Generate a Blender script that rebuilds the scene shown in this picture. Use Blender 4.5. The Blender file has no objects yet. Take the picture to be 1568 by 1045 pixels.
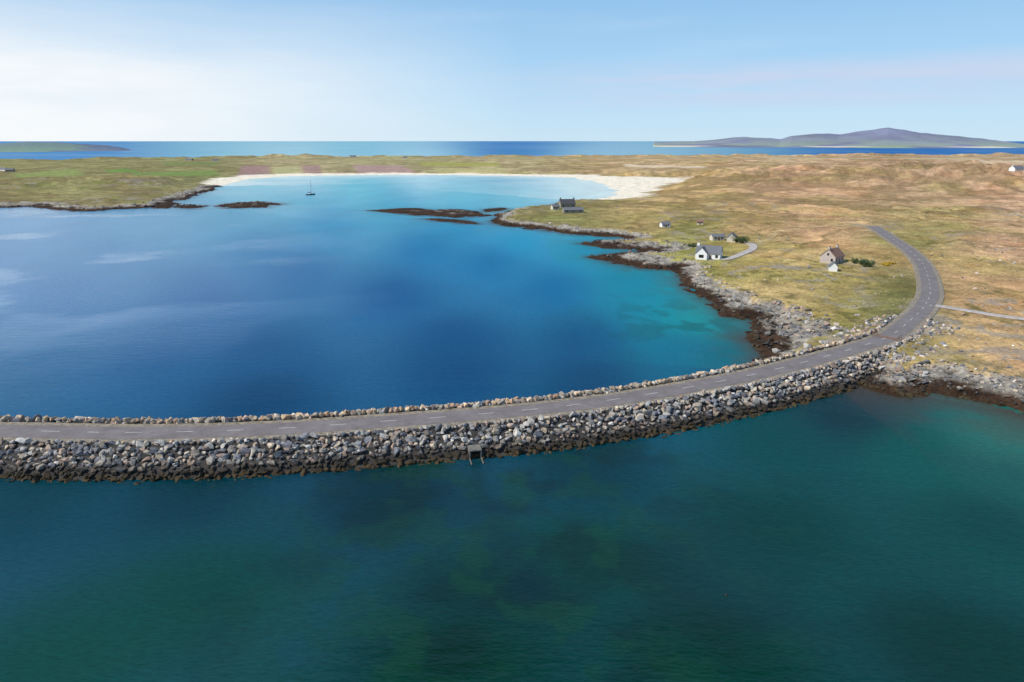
import bpy, bmesh, math, random
import numpy as np
from mathutils import Vector, Matrix
random.seed(7); rng=np.random.default_rng(11)
sc=bpy.context.scene
H=55.0; PIT=math.radians(16.35); CP,SP=math.cos(PIT),math.sin(PIT)
def ray(u,v):
    a=(u-784)/1045.0; b=(522.5-v)/1045.0
    return np.array([a, CP+b*SP, -SP+b*CP])
def G(u,v,z=0.0):
    d=ray(u,v); t=(H-z)/-d[2]; return (d[0]*t,d[1]*t)
def lin(c,k=1.0):
    r=[]
    for x in c:
        x=x/255.0
        r.append(k*(x/12.92 if x<=.04045 else ((x+.055)/1.055)**2.4))
    return np.array(r)
# ---------- noise
TAB=rng.random((256,256))
def vn(x,y):
    xi=np.floor(x).astype(np.int64); yi=np.floor(y).astype(np.int64)
    fx=x-xi; fy=y-yi; fx=fx*fx*(3-2*fx); fy=fy*fy*(3-2*fy)
    x0=xi&255;x1=(xi+1)&255;y0=yi&255;y1=(yi+1)&255
    return (TAB[x0,y0]*(1-fx)+TAB[x1,y0]*fx)*(1-fy)+(TAB[x0,y1]*(1-fx)+TAB[x1,y1]*fx)*fy
def fbm(x,y,s,o=4,seed=0):
    x=x/s+seed*17.3; y=y/s+seed*9.1; a=1.;t=0;n=0
    for i in range(o):
        t=t+a*vn(x,y); n+=a; a*=.5
        x,y=(x*1.6-y*1.2)+5.2,(x*1.2+y*1.6)+1.7
    return t/n
def ridged(x,y,s,o=4,seed=0):
    x=x/s+seed*13.3; y=y/s+seed*7.1; a=1.;t=0;n=0
    for i in range(o):
        t=t+a*(1-np.abs(2*vn(x,y)-1)); n+=a; a*=.55
        x,y=(x*1.6-y*1.2)+3.2,(x*1.2+y*1.6)+4.7
    return t/n
def ss(a,b,x):
    t=np.clip((x-a)/(b-a),0,1); return t*t*(3-2*t)
# ---------- coast polygons: x,y,rockwidth,sand
def P(u,v,w=8,s=0): x,y=G(u,v); return (x,y,w,s)
MAIN=[P(-300,322,22),P(0,319,18),P(55,316,18),P(90,322,16),P(130,324,16),P(180,321,16),P(235,318,16),P(265,310,18),P(300,300,22),P(325,293,22),P(334,287,20),
 P(345,283,25,1),P(380,275,60,1),P(440,270,60,1),P(520,269,45,1),P(600,268,45,1),P(700,268.5,45,1),P(800,270,45,1),P(870,272,60,1),P(900,276,150,1),P(925,284,90,1),P(944,292,40,1),P(940,301,40,1),P(905,306,20,1),
 P(885,309,10),P(862,310,8),P(835,318,10),P(800,320,10),P(770,327,12),P(752,338,12),P(775,346,12),P(830,353,10),P(880,359,12),P(930,363,14),P(968,367,14),P(940,370,16),P(890,373,22),P(940,381,24),P(1000,385,22),P(950,390,22),P(908,394,22),P(940,402,20),P(980,411,18),P(1033,414,14),
 P(1035,425,10),P(1062,444,11),P(1092,462,14),P(1112,484,18),P(1148,493,20),P(1163,510,22),P(1142,520,22),P(1160,536,22),P(1172,556,18),P(1215,566,12),P(1270,560,8),P(1320,572,8),P(1335,596,11),P(1390,604,15),P(1440,601,15),P(1480,610,14),P(1568,634,13),P(1750,690,13),P(2100,760,13)]
MAIN+=[(400,60,13,0),(6000,300,10,0),(6000,3300,10,0)]
MAIN+=[P(1568,240.5,1),P(1300,240.5,1),P(1000,240.5,1),P(700,241.5,1),P(400,243,1),P(200,246,1),P(0,250,1),P(-300,253,1)]
MAIN+=[(-3000,1500,10,0),(-2500,500,20,0)]
REEFS=[[P(566,323),P(600,321),P(632,320),P(665,322),P(700,322),P(735,325),P(752,331),P(700,333),P(650,331),P(600,326)],
 [P(330,315),P(360,311),P(400,310),P(430,313),P(400,319),P(350,319)],
 [P(268,317),P(290,314),P(312,316),P(300,320),P(275,320)],
 [P(740,321),P(765,319),P(775,322),P(750,325)],
 [P(1005,372),P(1020,371),P(1026,374),P(1008,375)],
 [P(640,336),P(700,337),P(735,343),P(690,341)],
 [P(225,316),P(262,311),P(270,315),P(250,320)]]
def polysd(px,py,poly):
    n=len(poly); best=np.full(px.shape,1e18); w=np.zeros(px.shape); s=np.zeros(px.shape); ins=np.zeros(px.shape,bool)
    for i in range(n):
        x0,y0,w0,s0=poly[i]; x1,y1,w1,s1=poly[(i+1)%n]
        ex,ey=x1-x0,y1-y0; L=ex*ex+ey*ey
        t=np.clip(((px-x0)*ex+(py-y0)*ey)/L,0,1)
        dd=(px-x0-t*ex)**2+(py-y0-t*ey)**2
        m=dd<best
        best=np.where(m,dd,best); w=np.where(m,w0+(w1-w0)*t,w); s=np.where(m,s0+(s1-s0)*t,s)
        if y0!=y1:
            c=((y0>py)!=(y1>py))&(px<ex*(py-y0)/(y1-y0)+x0)
            ins^=c
    d=np.sqrt(best)
    return np.where(ins,d,-d),w,s
def azr(u,v): d=ray(u,v); return d[0]/d[1], d[2]/math.hypot(d[0],d[1])
RIDGES=[(8000,1100,[(1000,218),(1060,217),(1105,213.5),(1140,210.5),(1170,212),(1195,214),(1212,209),(1235,207),(1262,206),(1285,207),(1310,203),(1335,200),(1360,196.5),(1385,200),(1410,205),(1450,208.5),(1500,213),(1568,221),(1700,226)]),
        (5000,480,[(-400,226),(-100,223),(0,221),(40,218.5),(80,218.5),(120,221),(165,223),(185,226),(215,233)])]
GAUSS=[(1450,292,150,15),(1250,285,200,14),(1540,300,120,12),(1080,283,160,8),(1100,262,300,6),(1400,258,400,14),(60,290,120,9),(240,285,90,7),(150,262,200,5),(1490,395,60,3),(860,316,40,2.0)]
GA=[(G(u,v),r,h) for u,v,r,h in GAUSS]
def land(x,y,road=None):
    r=np.hypot(x,y)
    amp=np.clip(r*.012,1.3,10)
    wx=x+(fbm(x,y,14,3,1)-.5)*amp*2.2+(fbm(x,y,4,2,5)-.5)*2.0
    wy=y+(fbm(x,y,14,3,2)-.5)*amp*2.2+(fbm(x,y,4,2,6)-.5)*2.0
    d,w,s=polysd(wx,wy,MAIN)
    far=w<3
    t=np.clip(d/np.maximum(w,1),0,1)
    rg=ridged(x+.6*y,(y-.6*x)*.45,7,4,3); rg2=ridged(x,y,2.2,3,8)
    hr=2.5*t**.95+ (rg-.5)*2.4*ss(0,.25,t+.12)*(1-ss(.8,1.5,d/np.maximum(w,1))) +(rg2-.5)*.9*(1-ss(.8,1.3,d/np.maximum(w,1)))
    under=np.where(d<0,d*.13+(rg-.55)*1.9*np.exp(np.minimum(d,0)/7),0)
    inl=np.maximum(d-w,0)
    roll=(fbm(x,y,60,4,4)-.5)
    hi=2.2*(1-np.exp(-inl/45))+roll*3.8*ss(0,60,inl)+(fbm(x,y,7,3,9)-.5)*1.1*ss(0,10,inl)+(fbm(x,y,2.6,2,15)-.5)*.35*ss(0,8,inl)
    hi=hi+(ridged(x*.6,y,34,5,14)-.55)*5.5*ss(330,600,r)*(1-ss(1500,2200,r))*ss(20,140,inl)*ss(60,260,x)
    hrock=np.where(d<0,under,hr+hi)
    hs=np.where(d<0,d*.02,np.minimum(d*.025,1.4))+ss(0,40,inl)*3.0*(.4+fbm(x,y,50,3,7))+roll*1.5*ss(0,80,inl)
    hd=np.where(d<0,d*.1,np.minimum(d*.1,4)+9*np.exp(-((d-60)/60)**2)*np.clip(fbm(x,y,70,4,12)*2.4-.7,0,1.5))
    h=hrock*(1-s)+hs*s
    h=np.where(far,hd,h)
    for (gx,gy),gr,gh in GA:
        e=np.exp(-((x-gx)**2+(y-gy)**2)/(gr*gr))
        h=h+ss(0,60,inl)*e*(gh*.5+gh*1.1*(ridged(x,y,gr*.3,5,int(gr))-.45))
    dm=d.copy()
    for rp in REEFS:
        xs=[q[0] for q in rp]; ys=[q[1] for q in rp]
        m=(x>min(xs)-40)&(x<max(xs)+40)&(y>min(ys)-60)&(y<max(ys)+60)
        if m.any():
            dd,_,_=polysd(wx[m],wy[m],rp)
            hh=np.where(dd>0,.9*(1-np.exp(-dd/4))+(rg[m]-.45)*1.2,dd*.1+(rg[m]-.55)*1.4*np.exp(np.minimum(dd,0)/8))
            dm[m]=np.maximum(dm[m],dd); s[m]=np.where(dd>d[m],0,s[m]); w[m]=np.where(dd>d[m],999,w[m])
            h[m]=np.maximum(h[m],hh)
    az=x/np.maximum(y,1)
    rmask=np.zeros(x.shape)
    for D0,sd,pr in RIDGES:
        A=[azr(u,v) for u,v in pr]
        hp=np.interp(az,[q[0] for q in A],[H+D0*q[1] for q in A],left=-20,right=-20)
        m=(r>3500)
        gg=np.exp(-((r-D0)/sd)**2)
        hh=(hp+12)*gg*(1+.25*(fbm(x,y,500,4,21)-.5)*(1-gg)*4)-12
        hh=hh+(ridged(x,y,420,5,23)-.5)*.22*np.maximum(hh,0)
        hh=np.where(m&(y>0),hh,-99)
        rmask=np.where(hh>h,1,rmask); h=np.maximum(h,hh); dm=np.where(m&(hh>-3),np.maximum(dm,hh*20),dm)
    if road is not None:
        bx0,bx1=road[:,0].min()-25,road[:,0].max()+25; by0,by1=road[:,1].min()-25,road[:,1].max()+25
        idx=np.nonzero(((x>bx0)&(x<bx1)&(y>by0)&(y<by1)).ravel())[0]
        hf=h.ravel(); X=x.ravel();Y=y.ravel()
        for c in range(0,len(idx),20000):
            ii=idx[c:c+20000]
            D=(X[ii][:,None]-road[None,:,0])**2+(Y[ii][:,None]-road[None,:,1])**2
            k=D.argmin(1); dd=np.sqrt(D[np.arange(len(ii)),k]); b=ss(road[k,3]+1.2,road[k,3]+8,dd)
            hf[ii]=(road[k,2]-.22)*(1-b)+hf[ii]*b
        h=hf.reshape(x.shape)
    return h,dm,w,s,far,rmask
def hit(u,v,road=None,off=0.):
    dr=ray(u,v); t=np.geomspace(60,5000,3500)
    x=dr[0]*t;y=dr[1]*t;z=H+dr[2]*t
    h=np.maximum(land(x,y,road)[0],0)+off
    k=int(np.argmax(z<=h)) if (z<=h).any() else len(t)-1
    return float(x[k]),float(y[k]),float(h[k])
# ---------- road centre line
def cat(pts,step=1.0):
    pts=[np.array(p,float) for p in pts]; pts=[2*pts[0]-pts[1]]+pts+[2*pts[-1]-pts[-2]]
    out=[]
    for i in range(1,len(pts)-2):
        p0,p1,p2,p3=pts[i-1:i+3]; n=max(2,int(np.linalg.norm(p2-p1)/step))
        for k in range(n):
            t=k/n
            out.append(.5*((2*p1)+(p2-p0)*t+(2*p0-5*p1+4*p2-p3)*t*t+(3*p1-p0-3*p2+p3)*t**3))
    out.append(pts[-2]); return np.array(out)
CW=[(0,660),(200,663),(400,658),(600,645),(800,629),(950,611),(1100,585),(1200,563),(1300,536),(1362,515)]
rp=[(-330,150,4),(-240,127,4),(-160,117,4)]+[(*G(u,v,4.0),4.0) for u,v in CW]
for u,v in [(1395,493),(1416,470),(1424,445),(1415,412),(1395,387),(1362,364),(1336,347)]:
    x,y,z=hit(u,v); rp.append((x,y,max(z+.2,4.0)))
RP=cat(rp)
xe,ye=G(1340,523,4.0)
iL=int(((RP[:,0]-xe)**2+(RP[:,1]-ye)**2).argmin())
z=RP[:,2].copy(); ker=np.ones(31)/31; zp=np.pad(z,15,mode='edge'); RP[:,2]=np.convolve(zp,ker,'valid')
def mkroad(pts,hw): return np.c_[pts,np.full(len(pts),hw)]
side=[]
for u,v in [(1424,470),(1450,473),(1485,477),(1530,485),(1590,492)]:
    x,y,z=hit(u,v); side.append((x,y,z+.2))
SR=cat(side); 
j=int(((RP[:,0]-SR[0,0])**2+(RP[:,1]-SR[0,1])**2).argmin()); SR[:,2]=np.convolve(np.pad(SR[:,2],7,mode='edge'),np.ones(15)/15,'valid')
k=np.clip(np.arange(len(SR))/15,0,1); SR[:,2]=RP[j,2]*(1-k)+SR[:,2]*k
drv=[]
for u,v in [(1102,399),(1118,396),(1135,390),(1152,382),(1150,374),(1128,371)]:
    x,y,z=hit(u,v); drv.append((x,y,z+.15))
DR=cat(drv); DR[:,2]=np.convolve(np.pad(DR[:,2],7,mode='edge'),np.ones(15)/15,'valid')
HOUSES={'white':hit(1085,396),'outb':hit(1120,370),'brown':hit(1273,402),'shed':hit(1275,415),'stone':hit(868,318),'long':hit(877,326)}
pads=np.array([[x,y,z+.22,(7.0 if k!='shed' else 3)] for k,(x,y,z) in HOUSES.items()])
ROAD=np.vstack([mkroad(RP[iL:],3.6),mkroad(SR[4:],2.2),mkroad(DR,2.0),pads])
# ---------- mesh helpers
def mesh_np(name,V,F,col=None,mat=None,smooth=False):
    me=bpy.data.meshes.new(name); V=np.asarray(V,np.float32); F=np.asarray(F,np.int32)
    n=F.shape[1]
    me.vertices.add(len(V)); me.vertices.foreach_set('co',V.ravel())
    me.loops.add(F.size); me.loops.foreach_set('vertex_index',F.ravel())
    me.polygons.add(len(F)); me.polygons.foreach_set('loop_start',np.arange(len(F),dtype=np.int32)*n)
    me.polygons.foreach_set('loop_total',np.full(len(F),n,np.int32))
    me.polygons.foreach_set('use_smooth',np.full(len(F),smooth))
    me.update(calc_edges=True)
    if col is not None:
        for nm,c in col.items():
            at=me.attributes.new(nm,'FLOAT_COLOR','POINT')
            c4=np.c_[c,np.ones(len(c))].astype(np.float32); at.data.foreach_set('color',c4.ravel())
    ob=bpy.data.objects.new(name,me); sc.collection.objects.link(ob)
    if mat: me.materials.append(mat)
    return ob
def newmat(name):
    m=bpy.data.materials.new(name); m.use_nodes=True; nt=m.node_tree
    b=nt.nodes['Principled BSDF']; return m,nt,b
def math_(nt,op,a,b=None,clamp=False):
    n=nt.nodes.new('ShaderNodeMath'); n.operation=op; n.use_clamp=clamp
    for i,q in enumerate((a,b)):
        if q is None: continue
        if isinstance(q,(int,float)): n.inputs[i].default_value=q
        else: nt.links.new(q,n.inputs[i])
    return n.outputs[0]
def mixc(nt,f,a,b,bt='MIX'):
    n=nt.nodes.new('ShaderNodeMix'); n.data_type='RGBA'; n.blend_type=bt
    for i,q in ((0,f),(6,a),(7,b)):
        if isinstance(q,(int,float)): n.inputs[i].default_value=q
        elif isinstance(q,(tuple,list,np.ndarray)): n.inputs[i].default_value=(*[float(t) for t in q][:3],1)
        else: nt.links.new(q,n.inputs[i])
    return n.outputs[2]
def mapr(nt,v,a,b,c,d):
    n=nt.nodes.new('ShaderNodeMapRange'); nt.links.new(v,n.inputs[0])
    for i,q in enumerate((a,b,c,d)): n.inputs[i+1].default_value=q
    return n.outputs[0]
def noise(nt,scale,detail=4,rough=.55,vec=None):
    n=nt.nodes.new('ShaderNodeTexNoise'); n.inputs['Scale'].default_value=scale; n.inputs['Detail'].default_value=detail; n.inputs['Roughness'].default_value=rough
    if vec is not None: nt.links.new(vec,n.inputs['Vector'])
    return n.outputs[0]
def geo(nt): return nt.nodes.new('ShaderNodeNewGeometry').outputs['Position']
def vmap(nt,vec,scale=(1,1,1),rot=(0,0,0)):
    n=nt.nodes.new('ShaderNodeMapping'); n.inputs['Scale'].default_value=scale; n.inputs['Rotation'].default_value=rot
    nt.links.new(vec,n.inputs['Vector']); return n.outputs[0]
def bump(nt,h,strength,dist,b):
    n=nt.nodes.new('ShaderNodeBump'); n.inputs['Strength'].default_value=strength; n.inputs['Distance'].default_value=dist
    nt.links.new(h,n.inputs['Height']); 
    if b is not None: nt.links.new(n.outputs[0],b.inputs['Normal'])
    return n
def attr(nt,nm):
    n=nt.nodes.new('ShaderNodeAttribute'); n.attribute_name=nm; return n.outputs['Color']
def grey(nt,m):
    cc=nt.nodes.new('ShaderNodeCombineColor'); [nt.links.new(m,cc.inputs[i]) for i in range(3)]; return cc.outputs[0]
# land material
mland,nt,b=newmat('moorland_ground')
pos=geo(nt); c=attr(nt,'Col')
n1=mapr(nt,noise(nt,.9,5,.7,pos),.3,.7,.5,1.45); n2=mapr(nt,noise(nt,.12,4,.6,pos),.3,.7,.75,1.25)
m=math_(nt,'MULTIPLY',n1,n2)
nt.links.new(mixc(nt,1.0,c,grey(nt,m),'MULTIPLY'),b.inputs['Base Color'])
b.inputs['Roughness'].default_value=.95; b.inputs['Specular IOR Level'].default_value=.1
bump(nt,noise(nt,1.3,6,.7,pos),.9,.5,b)
# water material: body colour with some sky reflection and ripple tone (diffuse) under a damped Fresnel reflection (wave-broken surface)
mwat,nt,b=newmat('sea_water'); nt.nodes.remove(b)
pos=geo(nt); c=attr(nt,'Col'); gl=attr(nt,'Gls')
big=noise(nt,.035,4,.6,vmap(nt,pos,(1,.5,1)))
m=mapr(nt,big,.3,.7,.94,1.06)
fine=mapr(nt,noise(nt,1.5,4,.7,vmap(nt,pos,(.5,1.6,1),(0,0,.7))),.3,.7,.78,1.24)  # ripple light and dark multiplied into the diffuse colour
m=math_(nt,'MULTIPLY',m,fine)
dif=nt.nodes.new('ShaderNodeBsdfDiffuse'); nt.links.new(mixc(nt,1.0,c,grey(nt,m),'MULTIPLY'),dif.inputs['Color'])
glo=nt.nodes.new('ShaderNodeBsdfGlossy'); glo.inputs['Color'].default_value=(1,1,1,1); glo.inputs['Roughness'].default_value=.16
w1=noise(nt,1.5,3,.55,vmap(nt,pos,(.6,1.6,1),(0,0,.45))); w2=noise(nt,.35,3,.5,vmap(nt,pos,(.6,1.5,1),(0,0,.3)))
hh=math_(nt,'ADD',math_(nt,'MULTIPLY',w1,.3),math_(nt,'MULTIPLY',w2,.7))
bp=bump(nt,hh,.5,.35,None); nt.links.new(bp.outputs[0],glo.inputs['Normal'])
fr=nt.nodes.new('ShaderNodeFresnel'); fr.inputs['IOR'].default_value=1.33; nt.links.new(bp.outputs[0],fr.inputs['Normal'])
sg=nt.nodes.new('ShaderNodeSeparateColor'); nt.links.new(gl,sg.inputs[0])
fac=math_(nt,'MINIMUM',math_(nt,'MULTIPLY',fr.outputs[0],sg.outputs[0]),.6)
ms=nt.nodes.new('ShaderNodeMixShader'); nt.links.new(fac,ms.inputs[0]); nt.links.new(dif.outputs[0],ms.inputs[1]); nt.links.new(glo.outputs[0],ms.inputs[2])
nt.links.new(ms.outputs[0],nt.nodes['Material Output'].inputs['Surface'])
# rock material
def rockmat(name,tide):
    m,nt,b=newmat(name); pos=geo(nt); c=attr(nt,'Col')
    f=mapr(nt,noise(nt,2.2,5,.7,pos),.3,.7,.6,1.35)
    c=mixc(nt,1.0,c,grey(nt,f),'MULTIPLY')
    sx=nt.nodes.new('ShaderNodeSeparateXYZ'); nt.links.new(pos,sx.inputs[0])
    zz=math_(nt,'ADD',sx.outputs[2],math_(nt,'MULTIPLY',math_(nt,'SUBTRACT',noise(nt,.5,4,.6,pos),.5),2.0))
    weed=mixc(nt,noise(nt,1.5,3,.6,pos),(.016,.012,.008),(.11,.075,.03))
    dark=mixc(nt,mapr(nt,zz,tide-.1,tide+.9,0,1),(.035,.029,.023),c)
    nt.links.new(mixc(nt,mapr(nt,zz,tide-1.0,tide-.3,0,1),weed,dark),b.inputs['Base Color'])
    b.inputs['Roughness'].default_value=.85; b.inputs['Specular IOR Level'].default_value=.25
    bump(nt,noise(nt,3,5,.7,pos),.5,.15,b); return m
mrock=rockmat('armour_stone',1.3); mshore=rockmat('shore_stone',1.25)
def plain(name,col,rough=.8,ns=3.0,var=.25,spec=.3,bs=.2):
    m,nt,b=newmat(name); tc=geo(nt)
    f=mapr(nt,noise(nt,ns,5,.65,tc),.3,.7,1-var,1+var)
    nt.links.new(mixc(nt,1.0,tuple(col),grey(nt,f),'MULTIPLY'),b.inputs['Base Color'])
    b.inputs['Roughness'].default_value=rough; b.inputs['Specular IOR Level'].default_value=spec
    bump(nt,noise(nt,ns*4,4,.6,tc),bs,.05,b); return m
# ---------- colour interpolation from samples, haze and sky reflection included (inverse distance)
def idw(x,y,S,p=1.6,eps=.0007):
    r=np.hypot(x,y); A=np.arctan2(x,y); B=H/np.maximum(r,10)
    acc=np.zeros(x.shape+(3,)); W=np.zeros(x.shape)
    for gx,gy,c in S:
        rr=math.hypot(gx,gy); w=1/(((A-math.atan2(gx,gy))**2*.55+(B-H/rr)**2*1.6)+eps)**p
        W+=w; acc+=w[...,None]*c
    return acc/W[...,None]
LS=[(50,300,(126,125,70)),(200,290,(134,130,74)),(100,265,(138,144,84)),(250,258,(142,148,88)),(300,275,(130,136,78)),(450,252,(172,168,115)),(600,248,(165,165,110)),(800,252,(177,170,115)),(950,262,(184,165,110)),(1000,247,(190,174,122)),(1200,250,(192,174,126)),(1500,248,(192,174,128)),(1050,300,(184,160,100)),(1200,290,(180,150,106)),(1400,280,(166,142,102)),(1540,300,(176,150,108)),(1000,330,(166,150,86)),(1060,350,(132,142,66)),(1150,340,(188,162,100)),(1050,385,(145,148,70)),(1250,350,(200,168,114)),(1450,350,(174,156,98)),(1540,370,(204,172,124)),(1200,400,(180,164,96)),(1300,430,(166,156,82)),(1200,440,(178,162,96)),(1300,480,(140,142,70)),(1390,440,(75,92,40)),(1370,475,(92,106,48)),(1480,430,(190,162,106)),(1500,470,(182,156,100)),(1530,540,(194,166,112)),(1480,550,(172,158,88)),(1420,360,(135,145,70)),(870,320,(125,132,66))]
LS=[(*G(u,v,4.),lin(c,1.02)*np.array([1.06,.93,1.12])+np.array([.012,.008,.013])) for u,v,c in LS]  # far samples paler: distance haze is part of the land colour
WSB=[(100,222,(60,138,195)),(784,222,(22,102,175)),(1400,228,(20,108,178)),(784,232,(60,135,190)),(450,275,(190,225,232)),(650,272,(190,225,234)),(850,285,(178,218,228)),(900,298,(185,220,225)),(380,290,(145,207,216)),(550,290,(110,198,212)),(700,300,(110,196,212)),(450,310,(70,170,195)),(600,315,(55,160,190)),(800,310,(125,198,210)),(350,330,(65,148,182)),(200,335,(95,158,192)),(50,335,(115,165,200)),(500,340,(15,134,180)),(700,345,(12,140,182)),(800,365,(0,152,190)),(900,385,(0,145,180)),(650,380,(0,114,166)),(400,380,(20,116,166)),(150,380,(66,130,176)),(0,400,(90,140,184)),(100,450,(50,110,162)),(300,450,(20,94,150)),(450,420,(5,95,152)),(600,450,(0,87,142)),(750,400,(0,110,162)),(850,440,(0,106,156)),(970,430,(0,134,160)),(1010,460,(0,138,158)),(1070,490,(0,158,158)),(1050,530,(0,102,136)),(1130,540,(0,68,94)),(900,520,(0,80,126)),(700,520,(0,78,128)),(700,570,(0,71,115)),(400,540,(8,82,130)),(250,540,(18,89,137)),(100,550,(34,99,142)),(0,600,(44,103,140)),(400,610,(2,66,106)),(900,580,(0,68,106))]
WSF=[(50,760,(5,68,90)),(300,750,(0,60,80)),(600,760,(0,52,68)),(900,720,(0,62,80)),(1200,680,(0,80,88)),(1400,690,(0,94,98)),(1540,680,(50,126,125)),(1540,720,(14,100,106)),(1300,640,(10,52,70)),(1200,800,(0,74,75)),(1500,800,(0,75,78)),(900,850,(0,70,65)),(750,900,(0,57,56)),(700,1000,(4,62,55)),(300,900,(4,77,74)),(100,1000,(8,80,75)),(1100,1000,(0,61,53)),(1500,1000,(0,60,54))]
WS=[(*G(u,v),lin(c,.74)) for u,v,c in WSB]+[(*G(u,v),lin(c,.72)*np.array([.8,.8,.6])) for u,v,c in WSF]  # pale left-bay samples carry sky reflection in the water colour
# ---------- terrain
A=np.radians(np.linspace(-50,50,1050)); R=np.geomspace(115,11500,1000)
RR,AA=np.meshgrid(R,A,indexing='ij'); X=RR*np.sin(AA); Y=RR*np.cos(AA)
h,d,w,s,far,rm=land(X,Y,ROAD)
base=idw(X,Y,LS)
nA=fbm(X,Y,35,5,31); nB=fbm(X,Y,6,4,32); nC=fbm(X,Y,120,4,33)
fl=ss(.46,.66,nA)[...,None]*.65
base=base*(1-fl)+fl*base*np.array([.72,.85,.6])
rus=ss(.52,.7,fbm(X,Y,22,5,38))[...,None]*.5*(X>60)[...,None]
base=base*(1-rus)+rus*base*np.array([.95,.78,.68])
base=base*(.62+.76*nB)[...,None]*(.8+.4*nC)[...,None]
# rush and heather tussocks
tus=ss(.57,.7,fbm(X,Y,3.2,3,36))*ss(.4,.6,fbm(X,Y,28,3,37))*(RR<700)*.65
base=base*(1-tus[...,None])+tus[...,None]*lin((95,92,48))
hm=ss(.56,.7,ridged(X,Y,45,4,34))*ss(250,600,RR)*.5
base=base*(1-hm[...,None])+hm[...,None]*lin((112,94,62))
def quad(c4): return [(*G(u,v,3.5),1,0) for u,v in c4]
for q,colr in [([(372,255),(413,255),(412,269),(362,270)],(165,130,128)),([(462,254),(490,254),(492,266),(466,266)],(165,130,128)),([(418,256),(455,256),(458,266),(420,266)],(185,180,130)),([(540,254),(612,254),(640,265),(548,265)],(178,146,142)),([(660,258),(760,258),(790,266),(680,266)],(190,180,125)),([(950,256),(1080,260),(1080,263),(960,259)],(225,205,175)),([(160,262),(210,262),(215,265),(165,265)],(110,150,70)),([(1500,254),(1560,254),(1600,258),(1500,258)],(210,195,165)),([(1180,243),(1500,243),(1500,246),(1180,246)],(200,182,140)),([(640,250),(760,250),(770,256),(650,256)],(165,165,85)),([(250,250),(330,250),(335,254),(250,254)],(110,140,70)),([(200,266),(330,262),(335,268),(210,275)],(120,145,74)),([(20,268),(120,262),(130,270),(30,276)],(145,158,90))]:
    dd,_,_=polysd(X,Y,quad(q)); f=ss(-6,6,dd)*.8; base=base*(1-f[...,None])+f[...,None]*lin(colr,.85)
# worn tracks and old dykes across the moor
for ln,cl_,wd_l in [([(1152,374),(1190,356),(1250,346),(1334,345)],(205,185,140),1.3),([(1180,392),(1240,372),(1290,352)],(110,100,58),1.2),([(1400,380),(1470,372),(1568,384)],(112,102,60),1.2),([(1430,425),(1500,430),(1568,446)],(110,102,58),1.0),([(1060,348),(1110,340),(1150,346)],(200,182,140),1.1)]:
    pts=[G(u,v,5.) for u,v in ln]
    poly=[(p[0],p[1],1,0) for p in pts]+[(p[0]+.05,p[1]+.05,1,0) for p in pts[::-1]]
    wob=(fbm(X,Y,25,2,39)-.5)*8
    dd,_,_=polysd(X+wob,Y-wob,poly); f=np.exp(-(dd/wd_l)**2)*.6
    base=base*(1-f[...,None])+f[...,None]*lin(cl_,.9)
rockc=lin((165,158,146),.85)[None,None,:]*(.3+1.0*ridged(X,Y,4,4,41))[...,None]
weedc=lin((62,46,34))[None,None,:]*(.35+1.2*fbm(X,Y,3,4,42))[...,None]
wd=np.maximum(w,1)
q=d/wd+(nB-.5)*.9+(nA-.5)*.5
fg=ss(.75,1.05,q)
fr_=ss(1.2,1.9,h+(nB-.5)*1.4)
rockmix=weedc*(1-fr_[...,None])+fr_[...,None]*rockc
colr=rockmix*(1-fg[...,None])+fg[...,None]*base
sand=lin((240,229,206),.92)[None,None,:]*(.94+.12*nB)[...,None]
fsg=ss(.8,1.15,d/wd+(nA-.5)*.8)
cols=sand*(1-fsg[...,None])+fsg[...,None]*base
sm=ss(.4,.6,s)[...,None]
C=colr*(1-sm)+cols*sm
C=np.where(far[...,None],base,C)
# distant islands, aerial haze mixed into their base colours
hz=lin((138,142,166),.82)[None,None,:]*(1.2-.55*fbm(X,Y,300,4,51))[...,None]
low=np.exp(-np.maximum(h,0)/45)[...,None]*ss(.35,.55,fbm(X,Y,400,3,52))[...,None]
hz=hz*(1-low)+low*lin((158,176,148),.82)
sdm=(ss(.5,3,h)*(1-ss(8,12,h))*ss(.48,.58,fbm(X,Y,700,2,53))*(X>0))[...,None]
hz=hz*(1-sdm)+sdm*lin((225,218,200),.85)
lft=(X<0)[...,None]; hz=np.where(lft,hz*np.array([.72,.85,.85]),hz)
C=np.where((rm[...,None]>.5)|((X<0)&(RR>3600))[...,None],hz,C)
oc=ss(.70,.8,ridged(X,Y,11,3,61))*ss(.46,.6,fbm(X,Y,50,3,62))*(1-sm[...,0])*(rm<.5)*ss(1,2,q)*(~far)
oc=oc*.7; C=C*(1-oc[...,None])+oc[...,None]*lin((165,155,140),.8)
nr,na=X.shape; V=np.c_[X.ravel(),Y.ravel(),h.ravel()]
ii=np.arange(nr*na).reshape(nr,na)
F=np.stack([ii[:-1,:-1],ii[:-1,1:],ii[1:,1:],ii[1:,:-1]],-1).reshape(-1,4)[:,::-1]
keep=(h.ravel()[F].max(1)>-1.2); F=F[keep]
used=np.zeros(len(V),bool); used[F.ravel()]=True; rem=np.cumsum(used)-1
mesh_np('ground_terrain',V[used],rem[F],{'Col':C.reshape(-1,3)[used]},mland,True)
# ---------- water
A2=np.radians(np.concatenate([np.linspace(-180,-55,30)[:-1],np.linspace(-55,55,620),np.linspace(55,180,30)[1:]])); R2=np.concatenate([[.01],np.geomspace(20,3600,620),np.geomspace(3800,90000,60)])
RR,AA=np.meshgrid(R2,A2,indexing='ij'); X=RR*np.sin(AA); Y=RR*np.cos(AA)
hw_,d,w,s,far,rm=land(X,Y)
C=idw(X,Y,WS,1.7,.0011)
nB=fbm(X,Y,7,4,71)
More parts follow.
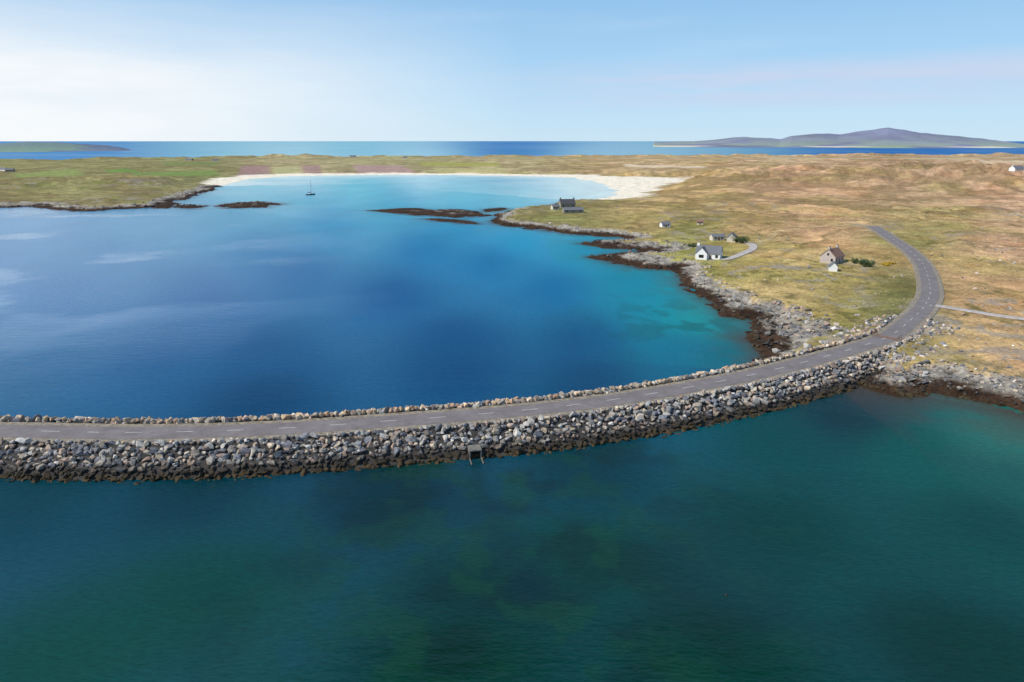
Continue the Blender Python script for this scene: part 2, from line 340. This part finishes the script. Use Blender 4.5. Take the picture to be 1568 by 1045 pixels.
# submerged weed beds and the channel below the culvert
dk=ss(.47,.66,fbm(X,Y,13,5,72))*(RR<125)*.5*np.exp(-((X-2)/40)**2)
C=C*(1-dk[...,None])+dk[...,None]*lin((8,30,24))
gsp=ss(.5,.64,fbm(X,Y,6,5,73))*(RR<120)*.42*np.exp(-((X+2)/34)**2)
C=C*(1-gsp[...,None])+gsp[...,None]*lin((18,62,36))
c0x,c0y=G(730,705); c1x,c1y=G(800,900); dd,_,_=polysd(X+(fbm(X,Y,8,3,74)-.5)*5,Y,[(c0x,c0y,1,0),(c1x,c1y,1,0),(c1x+.1,c1y,1,0)])
ch=np.exp(-(dd/3.2)**2)*.5*(.4+nB); C=C*(1-ch[...,None])+ch[...,None]*lin((2,36,44))
px_,py_=G(1075,495); wb=ss(.5,.62,fbm(X,Y,9,4,75))*np.exp(-((X-px_)**2+(Y-py_)**2)/30**2)*.6
C=C*(1-wb[...,None])+wb[...,None]*lin((10,60,62))
shal=np.where((s>.5)&(d<0)&(~far)&(rm<.5)&(RR<1400),np.exp(np.minimum(d,0)/100)*.8,0)*(.75+.5*ss(.35,.65,fbm(X,Y,70,4,76)))
shal=np.clip(shal,0,.9)
C=C*(1-shal[...,None])+shal[...,None]*lin((212,228,224),.8)
near=(d<0)&(s<.5)&(~far)&(rm<.5)
tq=np.where(near&(X>20)&(RR>170)&(RR<420),np.exp(np.minimum(d,0)/16)*.45,0)
C=C*(1-tq[...,None])+tq[...,None]*lin((10,155,152),.75)
fl_=np.where((X>75)&(Y<185),12.,6.)
f=np.where(near,np.exp(np.minimum(d,0)/fl_)*ss(.25,.6,nB+np.exp(np.minimum(d,0)/4)*.5)*(RR<900),0)*.9
C=C*(1-f[...,None])+f[...,None]*lin((68,50,36))
st=fbm(X*.75+Y*.4,(Y*.6-X*.35)*1.6,60,5,77)
g=.06+.42*ss(-.1,-.6,AA)*ss(150,300,RR)*(1-ss(800,1100,RR))*(.6+.75*ss(.5,.62,st)*(ridged(X*.7+Y*.5,(Y*.6-X*.4)*2,40,3,78)))
g=np.where(RR<150,.05,g)
g=np.where(RR>1400,.07+.12*ss(.4,.65,fbm(X/6,Y,160,3,79)),g)
nr,na=X.shape; V=np.c_[X.ravel(),Y.ravel(),np.zeros(X.size)]
ii=np.arange(nr*na).reshape(nr,na)
F=np.stack([ii[:-1,:-1],ii[:-1,1:],ii[1:,1:],ii[1:,:-1]],-1).reshape(-1,4)[:,::-1]
mesh_np('sea_water',V,F,{'Col':C.reshape(-1,3),'Gls':np.repeat(g.reshape(-1,1),3,1)},mwat,True)
# ---------- strips
def frame(P):
    T=np.gradient(P[:,:2],axis=0); T/=np.linalg.norm(T,axis=1)[:,None]; return np.c_[-T[:,1],T[:,0]]
def strip(name,P,offs,mat,zadd=0,col=None):
    Nn=frame(P); k=len(offs); V=[]
    for o,z in offs: V.append(np.c_[P[:,:2]+Nn*o,P[:,2]+z+zadd])
    V=np.stack(V,1).reshape(-1,3); n=len(P)
    ii=np.arange(n*k).reshape(n,k)
    F=np.stack([ii[:-1,:-1],ii[1:,:-1],ii[1:,1:],ii[:-1,1:]],-1).reshape(-1,4)
    return mesh_np(name,V,F,None,mat,False)
masph=plain('asphalt',(.185,.165,.162),.9,.35,.2,.2,.3); mpaint=plain('road_paint',(.65,.64,.62),.7,2,.3); mgrav=plain('verge_gravel',(.24,.205,.155),.95,1.2,.5); mearth=plain('embankment_core',(.05,.045,.04),.95,1,.4); mtrack=plain('track_gravel',(.42,.38,.35),.95,.6,.25)
iE=min(len(RP)-1,iL+38)
strip('causeway_embankment',RP[:iE],[(-12.3,-5.2),(-5.0,-.25),(-4.4,-.06),(4.5,-.06),(5.0,-.3),(11.5,-5.2)],mearth)
strip('road_verge',RP,[(-4.3,-.14),(-4.1,-.02),(4.1,-.02),(4.3,-.14)],mgrav)
strip('road',RP,[(-2.75,.0),(-2.7,.03),(0,.07),(2.7,.03),(2.75,.0)],masph)
def dashes(P,off,wd,on,gap,z):
    V=[];F=[]; Nn=frame(P); i=0
    while i+on<len(P)-1:
        seg=range(i,i+on+1); b0=len(V)
        for q in seg:
            for o in (off-wd/2,off+wd/2): V.append((P[q,0]+Nn[q,0]*o,P[q,1]+Nn[q,1]*o,P[q,2]+z))
        for q in range(on): F.append((b0+2*q,b0+2*q+2,b0+2*q+3,b0+2*q+1))
        i+=on+gap
    return V,F
V1,F1=dashes(RP,0,.13,3,6,.085)
mesh_np('road_centre_line',V1,F1,None,mpaint)
strip('side_road',SR,[(-1.7,-.1),(-1.6,.03),(1.6,.03),(1.7,-.1)],mtrack,.02)
strip('driveway_track',DR,[(-1.9,-.1),(-1.8,.04),(1.8,.04),(1.9,-.1)],mtrack,.02)
# ---------- rocks
HUL=[]
for k in range(26):
    bm=bmesh.new()
    for q in range(15):
        v=np.array([random.uniform(-1,1) for _ in range(3)]); v=v/max(abs(v))*random.uniform(.75,1.0)*.5 if q%2 else v/np.linalg.norm(v)*.55
        bm.verts.new(v)
    r=bmesh.ops.convex_hull(bm,input=bm.verts[:])
    bmesh.ops.delete(bm,geom=[g for g in set(r['geom_interior']+r['geom_unused']) if isinstance(g,bmesh.types.BMVert)],context='VERTS')
    bmesh.ops.triangulate(bm,faces=bm.faces[:]); bm.verts.index_update()
    HUL.append((np.array([v.co[:] for v in bm.verts]),np.array([[v.index for v in f.verts] for f in bm.faces]))); bm.free()
class Rocks:
    def __init__(s): s.V=[];s.F=[];s.C=[];s.n=0
    def add(s,p,size,col,flat=.7):
        v,f=HUL[random.randrange(26)]
        sx=size*random.uniform(.8,1.3);sy=size*random.uniform(.7,1.05);sz=size*random.uniform(flat*.75,flat*1.2)
        M=Matrix.Rotation(random.uniform(0,6.28),3,'Z')@Matrix.Rotation(random.gauss(0,.35),3,'X')@Matrix.Rotation(random.gauss(0,.35),3,'Y')
        M=np.array(M)
        vv=(v*np.array([sx,sy,sz]))@M.T+np.array(p)
        s.V.append(vv);s.F.append(f+s.n);s.n+=len(vv);s.C.append(np.repeat(np.array(col)[None],len(vv),0))
    def build(s,name,mat): return mesh_np(name,np.vstack(s.V),np.vstack(s.F),{'Col':np.vstack(s.C)},mat)
PAL=[(160,156,150),(142,140,140),(125,126,130),(182,170,154),(190,174,152),(170,148,130),(150,142,132),(200,194,184),(108,108,114),(164,144,130)]
def rc(k=.8):
    return lin(random.choice(PAL),k)*random.uniform(.65,1.3)
NRM=frame(RP); ar=Rocks()
def onslope(i,o):
    q=RP[i]; n=NRM[i]; side=-1 if o<0 else 1; a=abs(o)
    e=12.3 if side<0 else 11.5
    zz=-.25+( -5.2+.25)*(a-5.0)/(e-5.0) if a>5 else -.05
    return q[0]+n[0]*o,q[1]+n[1]*o,q[2]+zz
cand=[]
iR=min(len(RP)-1,iL+34)
for i in range(0,iR):
    for row in range(9):
        o=-(4.8+row*.83)+random.uniform(-.3,.3)
        cand.append((i,o,random.choice((random.uniform(.7,1.3),random.uniform(1.0,1.9))),random.uniform(0,.25)))
        if random.random()<.35: cand.append((i,o,random.uniform(.4,.8),.35))
    for row in range(7):
        cand.append((i,4.9+row*.95+random.uniform(-.3,.3),random.uniform(1.0,1.8),.1))
pp=np.array([onslope(i,o) for i,o,_,_ in cand]); hl,dl=land(pp[:,0],pp[:,1],ROAD)[:2]
for (i,o,sz,up),p,hh_,dd_ in zip(cand,pp,hl,dl):
    zz=p[2]+up
    if i>iL-10 and hh_>p[2]+.6: 
        if dd_>14 and random.random()<.8: continue
        zz=hh_+.1
    ar.add((p[0]+random.uniform(-.4,.4),p[1]+random.uniform(-.3,.3),zz),sz,rc(.92))
ar.build('causeway_rock_armour',mrock)
pr=Rocks()
for i in range(0,iL+12):
    for o,zz,sz in ((4.65,.38,1.15),(5.3,.15,1.3)):
        x,y=RP[i,:2]+NRM[i]*(o+random.uniform(-.2,.2))+np.array([random.uniform(-.3,.3),0])
        pr.add((x,y,RP[i,2]+zz+random.uniform(-.12,.15)),sz*random.uniform(.75,1.15),rc(1.0)*np.array([1.1,1.0,.86]),.9)
    if random.random()<.7:
        x,y=RP[i,:2]-NRM[i]*(4.35+random.uniform(-.2,.2)); pr.add((x,y,RP[i,2]+.1),random.uniform(.5,.95),rc(1.0)*np.array([1.08,1,.9]))
pr.build('parapet_boulder_row',mrock)
# shore stones
sh=Rocks()
def scatter(n,u0,u1,v0,v1,fn,smin,smax,colf):
    us=rng.uniform(u0,u1,n); vs=rng.uniform(v0,v1,n)
    pt=np.array([G(a,b_,1.5) for a,b_ in zip(us,vs)])
    h_,d_,w_,s_,f_,_=land(pt[:,0],pt[:,1],ROAD)
    for (x,y),hh,dd,ww,s1 in zip(pt,h_,d_,w_,s_):
        if s1<.4 and fn(dd,ww,hh):
            near=((ROAD[:,0]-x)**2+(ROAD[:,1]-y)**2).min()
            if near<30: continue
            sz=smin+(smax-smin)*random.random()**2.5
            sh.add((x,y,hh+sz*.08),sz,colf(),.55)
inband=lambda d,w,h:(-1<d<w*1.05 and h>-.3)
scatter(6000,1020,1420,410,620,inband,.3,2.2,lambda:rc(.85))
scatter(4500,1330,1700,530,680,inband,.25,1.3,lambda:rc(.95))
scatter(2000,740,1050,310,420,inband,.5,2.2,lambda:rc(.7))
scatter(1200,0,440,290,330,inband,.8,3,lambda:rc(.6))
scatter(300,1050,1568,400,600,lambda d,w,h:d>w,.4,1.6,lambda:rc(1.0))
scatter(220,850,1568,320,420,lambda d,w,h:d>w,.5,1.6,lambda:rc(.9))
sh.build('shore_boulders',mshore)
# ---------- culvert
def box(bm,x0,x1,y0,y1,z0,z1):
    vs=[bm.verts.new(p) for p in ((x0,y0,z0),(x1,y0,z0),(x1,y1,z0),(x0,y1,z0),(x0,y0,z1),(x1,y0,z1),(x1,y1,z1),(x0,y1,z1))]
    for f in ((0,3,2,1),(4,5,6,7),(0,1,5,4),(1,2,6,5),(2,3,7,6),(3,0,4,7)): bm.faces.new([vs[i] for i in f])
def obj(name,fn,mat,parent=None,loc=(0,0,0),rot=0,smooth=False,bev=0):
    bm=bmesh.new(); fn(bm); me=bpy.data.meshes.new(name)
    if bev: bmesh.ops.bevel(bm,geom=bm.edges[:],offset=bev,segments=1,affect='EDGES')
    bm.to_mesh(me); bm.free(); me.materials.append(mat)
    if smooth: me.polygons.foreach_set('use_smooth',[True]*len(me.polygons))
    o=bpy.data.objects.new(name,me); sc.collection.objects.link(o); o.location=loc; o.rotation_euler[2]=rot
    if parent: o.parent=parent
    return o
def empty(name,loc,rot=0):
    e=bpy.data.objects.new(name,None); sc.collection.objects.link(e); e.location=loc; e.rotation_euler[2]=rot; return e
mconc=plain('concrete',(.16,.15,.13),.9,1.5,.4); mdark=plain('void_shade',(.01,.01,.01),.9)
cx,cy=G(728,696,.8); ic=int(((RP[:,0]-cx)**2+(RP[:,1]-cy)**2).argmin()); nrm=NRM[ic]
e=empty('culvert_outlet',(cx,cy,0),math.atan2(nrm[1],nrm[0])-math.pi/2)
obj('frame',lambda bm:(box(bm,-1.15,-.9,-.3,2.2,-.6,1.5),box(bm,.9,1.15,-.3,2.2,-.6,1.5),box(bm,-1.15,1.15,-.3,2.2,1.503,1.72)),mconc,e)
obj('opening_shade',lambda bm:box(bm,-.897,.897,.6,2.1,-.5,1.5),mdark,e)  # solid near-black block painted as the shaded culvert mouth
obj('wing_walls',lambda bm:(box(bm,-1.15,-.97,-2.6,-.303,-.6,.2),box(bm,.97,1.15,-2.6,-.303,-.6,.2)),mconc,e)
# cattle grid where the causeway meets the land
gx,gy=G(1358,516,4.2); ig=int(((RP[:,0]-gx)**2+(RP[:,1]-gy)**2).argmin()); nrm=NRM[ig]
mrail=plain('rusty_rail',(.22,.13,.09),.8,3,.3)
e=empty('cattle_grid',(RP[ig,0],RP[ig,1],RP[ig,2]),math.atan2(nrm[1],nrm[0])-math.pi/2)
obj('pit_shade',lambda bm:box(bm,-1.0,1.0,-2.7,2.7,.02,.078),mdark,e)  # flat near-black slab painted as the shade below the bars
obj('bars',lambda bm:[box(bm,-.98+i*.2,-.86+i*.2,-2.7,2.7,.079,.11) for i in range(10)],mrail,e)
obj('side_rails',lambda bm:[(box(bm,-1.5,1.5,sg_*3.1-.05,sg_*3.1+.05,zz,zz+.1)) for sg_ in (-1,1) for zz in (.5,.95)]+[box(bm,px0-.06,px0+.06,sg_*3.1-.053,sg_*3.1+.053,-.1,1.15) for sg_ in (-1,1) for px0 in (-1.56,0,1.56)],mrail,e)
# ---------- houses
mwhite=plain('white_render',(.82,.82,.80),.85,.8,.06); mcream=plain('cream_render',(.6,.54,.45),.9,1,.15); mpink=plain('harled_wall',(.46,.40,.37),.9,1.5,.15); mstone=plain('stone_wall',(.28,.26,.22),.95,2,.4)
mslate=plain('slate_roof',(.15,.155,.17),.8,2,.2); mbrown=plain('brown_tile_roof',(.24,.14,.10),.85,2,.25); mdarkroof=plain('felt_roof',(.07,.07,.075),.85,2,.2)
mglass,_,gb=newmat('window_glass'); gb.inputs['Base Color'].default_value=(.02,.025,.03,1); gb.inputs['Roughness'].default_value=.08
def gable(bm,L,W,hw,hr,x0=0,y0=0):
    a,c=L/2,W/2
    v=[bm.verts.new((x0+p[0],y0+p[1],p[2])) for p in ((-a,-c,-1),(a,-c,-1),(a,c,-1),(-a,c,-1),(-a,-c,hw),(a,-c,hw),(a,c,hw),(-a,c,hw),(-a,0,hw+hr),(a,0,hw+hr))]
    for f in ((0,1,5,4),(2,3,7,6),(1,2,6,9,5),(3,0,4,8,7)): bm.faces.new([v[i] for i in f])
def roof(bm,L,W,hw,hr,x0=0,y0=0,ov=.35,th=.18):
    a,c=L/2+ov*.6,W/2; k=hr/c; 
    for sgn in (-1,1):
        y1=sgn*(c+ov); z1=hw-ov*k+.02
        q=[(-a,0,hw+hr+.02),(a,0,hw+hr+.02),(a,y1,z1),(-a,y1,z1)]
        lo=[bm.verts.new((x0+p[0],y0+p[1],p[2])) for p in q]; hi=[bm.verts.new((x0+p[0],y0+p[1],p[2]+th)) for p in q]
        bm.faces.new(hi if sgn<0 else hi[::-1]); bm.faces.new(lo[::-1] if sgn<0 else lo)
        for i in range(4):
            if i==0: continue
            bm.faces.new((lo[i],lo[(i+1)%4],hi[(i+1)%4],hi[i]))
def house(name,loc,rot,L,W,hw,hr,mw,mr,chim=(),wins=(),door=None,gwins=(),wing=None):
    x,y,z=loc; e=empty(name,(x,y,z),rot)
    obj('walls',lambda bm:gable(bm,L,W,hw,hr),mw,e); obj('roof',lambda bm:roof(bm,L,W,hw,hr),mr,e)
    def wn(bm):
        for wx,wz,ww,wh in wins: box(bm,wx-ww/2,wx+ww/2,-W/2-.03,-W/2+.1,wz,wz+wh); box(bm,wx-ww/2,wx+ww/2,W/2-.1,W/2+.03,wz,wz+wh)
        for wy,wz,ww,wh in gwins: box(bm,-L/2-.03,-L/2+.1,wy-ww/2,wy+ww/2,wz,wz+wh); box(bm,L/2-.1,L/2+.03,wy-ww/2,wy+ww/2,wz,wz+wh)
    if wins or gwins: obj('windows',wn,mglass,e)
    if wins: obj('window_sills',lambda bm:[box(bm,wx-ww/2-.1,wx+ww/2+.1,-W/2-.12,-W/2-.002,wz-.12,wz-.003) for wx,wz,ww,wh in wins],mconc,e)
    if door is not None: obj('door',lambda bm:box(bm,door-.5,door+.5,-W/2-.04,-W/2+.1,0,2.05),mbrown,e)
    if chim: obj('chimneys',lambda bm:[box(bm,c0-.55,c0+.55,-.4,.4,hw+hr-.6,hw+hr+1.1) for c0 in chim],mw,e); 
    if chim: obj('chimney_pots',lambda bm:[bmesh.ops.create_cone(bm,cap_ends=True,segments=8,radius1=.16,radius2=.13,depth=.5,matrix=Matrix.Translation((c0+s_,0,hw+hr+1.36))) for c0 in chim for s_ in (-.25,.25)],mbrown,e)
    if wing:
        wx,wl,ww,whr=wing
        w_=empty('front_wing',(wx,-W/2-wl/2+.01,0),math.pi/2); w_.parent=e
        obj('wing_walls',lambda bm:gable(bm,wl+W*.5,ww,hw-.02,whr,x0=W*.25-0),mw,w_); obj('wing_roof',lambda bm:roof(bm,wl+W*.5,ww,hw-.02,whr,x0=W*.25),mr,w_)
        obj('wing_window',lambda bm:box(bm,-wl/2-.04,-wl/2+.1,-1.1,1.1,.9,2.3),mglass,w_)
    return e
def hz_(k): x,y,z=HOUSES[k]; return (x,y,float(land(np.array([x]),np.array([y]),ROAD)[0][0]))
house('white_house',hz_('white'),-.45,11,6.5,2.9,2.9,mwhite,mslate,(-5,),[(-4,1,1.2,1.2),(4,1,1.2,1.2)],1.2,[(0,3.2,.9,1),(1.6,.9,1,1.2)],(-2.4,2.5,5,2.6))
house('stone_outbuilding',hz_('outb'),1.2,7,4.5,2.4,2.0,mcream,mslate,(),[(-2,1,.9,1),(2,1,.9,1)],0)
house('harled_house',hz_('brown'),.75,9,6.5,3.0,3.0,mpink,mbrown,(-4.0,4.0),[(-2.8,1,1.2,1.2),(2.8,1,1.2,1.2)],0,[(0,3.4,.9,1),(-1.8,1,1,1.2)])
house('white_shed',hz_('shed'),1.2,4.0,3.0,2.0,1.6,mwhite,mslate,(),[],0)
house('stone_house',hz_('stone'),.2,12,7,3.2,3.2,mstone,mdarkroof,(-5.5,5.5),[(-4,1,1.2,1.2),(4,1,1.2,1.2)],0)
house('long_barn',hz_('long'),.15,15,6,2.2,1.6,mstone,mslate,(),[(-5,1,1,1),(5,1,1,1)],0)
def tiny(name,u,v,rot,L,W,hw,hr,mw,mr,ch=()):
    x,y,z=hit(u,v,ROAD); house(name,(x,y,z),rot,L,W,hw,hr,mw,mr,ch,[(-L/4,1,1,1.1),(L/4,1,1,1.1)],0)
tiny('cottage',1018,348,.2,5.5,4,1.8,1.5,mwhite,mslate); tiny('cottage',1072,344,-.3,4,3.5,1.6,1.2,mcream,mbrown)
tiny('byre',1098,368,.1,7,4.5,2.0,1.2,mcream,mslate); tiny('byre',850,321,.4,6,4,2.2,1.5,mcream,mslate)
for u,v,L in ((290,246,26),(330,247,14),(5,262,20),(16,263,12),(1556,262,12),(620,243,14),(540,241,22)): tiny('farmhouse',u,v,random.uniform(-.5,.5),L,7,2.6,2.6,mwhite if random.random()<.4 else mstone,mslate,(-L/2+1,))
# ---------- bushes
def bush(name,u,v,rx,rz,col,n=900):
    x,y,z=hit(u,v,ROAD)
    V=[];F=[];C=[]
    cl=[(random.gauss(0,.45)*rx,random.gauss(0,.4)*rx,random.uniform(.3,.75)*rz,random.uniform(.3,.55)) for _ in range(9)]
    for i in range(n):
        c0=random.choice(cl); dv=np.array([random.gauss(0,1) for _ in range(3)]); dv/=np.linalg.norm(dv); rr=random.uniform(.6,1)
        p=np.array([x+c0[0],y+c0[1],z+c0[2]])+dv*rr*np.array([rx,rx,rz])*c0[3]
        sz=random.uniform(.15,.34); a=np.array([random.gauss(0,1) for _ in range(3)]);a/=np.linalg.norm(a); b_=np.cross(a,dv); b_/=(np.linalg.norm(b_)+1e-6)
        k=len(V); V+= [p-a*sz,p+b_*sz*.7,p+a*sz,p-b_*sz*.7]; F.append((k,k+1,k+2,k+3)); cc_=np.array(col)*random.uniform(.5,1.5); C+=[cc_]*4
    mesh_np(name,V,F,{'Col':np.array(C)},mleaf)
mleaf,nt,b=newmat('shrub_leaves'); nt.links.new(attr(nt,'Col'),b.inputs['Base Color']); b.inputs['Roughness'].default_value=.8
gr=(.07,.10,.035)
bush('garden_shrub',1136,372,5.0,3.6,gr,1800); bush('garden_shrub',1324,408,3.6,3.0,gr,1300); bush('garden_shrub',1308,404,2,2,gr,500); bush('gorse_bush',1357,407,1.6,1.2,(.55,.36,.03),500); bush('gorse_bush',1366,405,1.2,.9,(.45,.3,.03),300)
bush('garden_shrub',1060,378,2,1.6,gr,400); bush('garden_shrub',858,317,3,2.4,gr,500)
# ---------- yacht
bx,by=G(476,299); e=empty('sailing_yacht',(bx,by,0),.9)
def hull(bm):
    secs=[]
    for t in np.linspace(0,1,11):
        xx=-5.5+11*t; bw=1.75*math.sin(math.pi*min(1,(.28+.72*t)))**.7 if t<1 else .03; bw=max(bw,.05); sh_=1.05+.35*t*t
        secs.append([bm.verts.new((xx,-bw,sh_)),bm.verts.new((xx,-bw*.85,.2)),bm.verts.new((xx,0,-.5)),bm.verts.new((xx,bw*.85,.2)),bm.verts.new((xx,bw,sh_))])
    for a,c in zip(secs[:-1],secs[1:]):
        for i in range(4): bm.faces.new((a[i],c[i],c[i+1],a[i+1]))
        bm.faces.new((a[4],c[4],c[0],a[0]))
    bm.faces.new(secs[0])
    bmesh.ops.recalc_face_normals(bm,faces=bm.faces[:])
mhull=plain('dark_hull_paint',(.03,.045,.08),.4,1,.05); malu=plain('mast_alloy',(.22,.22,.24),.4,1,.05); mcanv=plain('sail_cover',(.05,.08,.2),.8)
obj('hull',hull,mhull,e)
obj('cabin',lambda bm:box(bm,-1.8,2.2,-.9,.9,1.1,1.85),mwhite,e,bev=.15)
def cyl(bm,p,q,r):
    p=Vector(p);q=Vector(q);dd=q-p; bmesh.ops.create_cone(bm,cap_ends=True,segments=8,radius1=r,radius2=r*.8,depth=dd.length,matrix=Matrix.Translation((p+q)/2)@dd.to_track_quat('Z','Y').to_matrix().to_4x4())
obj('mast',lambda bm:cyl(bm,(.8,0,1.2),(.8,0,15.5),.14),malu,e); obj('boom',lambda bm:cyl(bm,(.8,0,2.6),(-4,0,2.7),.1),malu,e)
obj('furled_sail',lambda bm:cyl(bm,(.5,0,2.95),(-3.8,0,2.95),.25),mcanv,e)
obj('rigging',lambda bm:(cyl(bm,(5.3,0,1.5),(.8,0,15.2),.05),cyl(bm,(-5.3,0,1.2),(.8,0,15.4),.03),cyl(bm,(.8,1.6,1.3),(.8,0,11),.03),cyl(bm,(.8,-1.6,1.3),(.8,0,11),.03)),malu,e)
# buoy
bx,by=G(1112,912); obj('mooring_buoy',lambda bm:(bmesh.ops.create_uvsphere(bm,u_segments=16,v_segments=10,radius=.13),bmesh.ops.create_cone(bm,cap_ends=True,segments=8,radius1=.03,radius2=.03,depth=.2,matrix=Matrix.Translation((0,0,.18)))),plain('buoy_paint',(.05,.03,.025),.6),None,(bx,by,.05),0,True)
# ---------- world, sun
SUN_EL=45; SUN_AZ=-108; WSTR=.1
wd_=bpy.data.worlds.new('World'); sc.world=wd_; wd_.use_nodes=True; nt=wd_.node_tree
bg=nt.nodes['Background']; bg.inputs['Strength'].default_value=WSTR
sky=nt.nodes.new('ShaderNodeTexSky'); sky.sky_type='NISHITA'; sky.sun_disc=False; sky.sun_elevation=math.radians(SUN_EL); sky.sun_rotation=math.radians(SUN_AZ); sky.air_density=1.0; sky.dust_density=.6; sky.ozone_density=1.5
tc=nt.nodes.new('ShaderNodeTexCoord').outputs['Generated']
sx=nt.nodes.new('ShaderNodeSeparateXYZ'); nt.links.new(tc,sx.inputs[0]); zc=sx.outputs[2]
rampn=nt.nodes.new('ShaderNodeValToRGB'); nt.links.new(mapr(nt,zc,0,.6,0,1),rampn.inputs[0])
cr=rampn.color_ramp; stops=[(0,(.60,.79,.92)),(.06,(.53,.76,.94)),(.16,(.41,.67,.93)),(.3,(.30,.57,.89)),(.6,(.2,.42,.78)),(1,(.14,.32,.66))]
cr.elements[0].position=0; cr.elements[0].color=(*stops[0][1],1); cr.elements[1].position=1; cr.elements[1].color=(*stops[-1][1],1)
for p_,c_ in stops[1:-1]:
    el_=cr.elements.new(p_); el_.color=(*c_,1)
def vscale(nt,c,k):
    n=nt.nodes.new('ShaderNodeVectorMath'); n.operation='SCALE'; nt.links.new(c,n.inputs[0]); n.inputs['Scale'].default_value=k; return n.outputs[0]
grad=vscale(nt,rampn.outputs[0],1/WSTR)
col=mixc(nt,mapr(nt,zc,.05,.9,.97,.3),sky.outputs[0],grad)
# bright haze on the sunward side, thin cirrus to the right
dt=nt.nodes.new('ShaderNodeVectorMath'); dt.operation='DOT_PRODUCT'; nt.links.new(tc,dt.inputs[0]); a_=math.radians(-82); dt.inputs[1].default_value=(math.sin(a_),math.cos(a_),0)
n1=noise(nt,1.0,5,.6,vmap(nt,tc,(2.2,2.2,14),(0,.12,0)))
hz1=math_(nt,'MULTIPLY',mapr(nt,dt.outputs['Value'],.12,.68,0,1),mapr(nt,zc,.08,.19,1,.0))
hz1=math_(nt,'MULTIPLY',hz1,mapr(nt,n1,.3,.6,.75,1.15),True)
W1=1/WSTR
col=mixc(nt,hz1,col,(.93*W1,.96*W1,.985*W1))
n2=noise(nt,1.0,8,.62,vmap(nt,tc,(3.2,3.2,42),(0,.07,0)))
band=math_(nt,'MULTIPLY',mapr(nt,zc,.035,.06,0,1),mapr(nt,zc,.082,.105,1,0))
band=math_(nt,'MULTIPLY',band,mapr(nt,sx.outputs[0],-.05,.2,0,1))
cir=math_(nt,'MULTIPLY',band,mapr(nt,n2,.36,.56,.15,.9),True)
col=mixc(nt,cir,col,(.58*W1,.68*W1,.87*W1))
n3=noise(nt,1.0,6,.6,vmap(nt,tc,(2,2,18),(0,.05,0)))
col=mixc(nt,mapr(nt,n3,.5,.8,0,.18),col,(.78*W1,.87*W1,.96*W1))
nt.links.new(col,bg.inputs['Color'])
sd=bpy.data.lights.new('sun','SUN'); sd.energy=4.4; sd.angle=math.radians(.5); sd.color=(1,.95,.87)
so=bpy.data.objects.new('sun',sd); sc.collection.objects.link(so)
el,az_=math.radians(SUN_EL),math.radians(SUN_AZ)
dirv=Vector((math.sin(az_)*math.cos(el),math.cos(az_)*math.cos(el),math.sin(el)))
so.rotation_euler=dirv.to_track_quat('Z','Y').to_euler(); so.location=dirv*300
cd=bpy.data.cameras.new('camera'); cam=bpy.data.objects.new('camera',cd); sc.collection.objects.link(cam); cd.lens=24; cd.sensor_width=36; cd.clip_start=.5; cd.clip_end=200000
cam.location=(0,0,H); cam.rotation_euler=(math.radians(90)-PIT,0,0); sc.camera=cam
sc.view_settings.view_transform='Standard'; sc.view_settings.look='None'; sc.view_settings.exposure=0
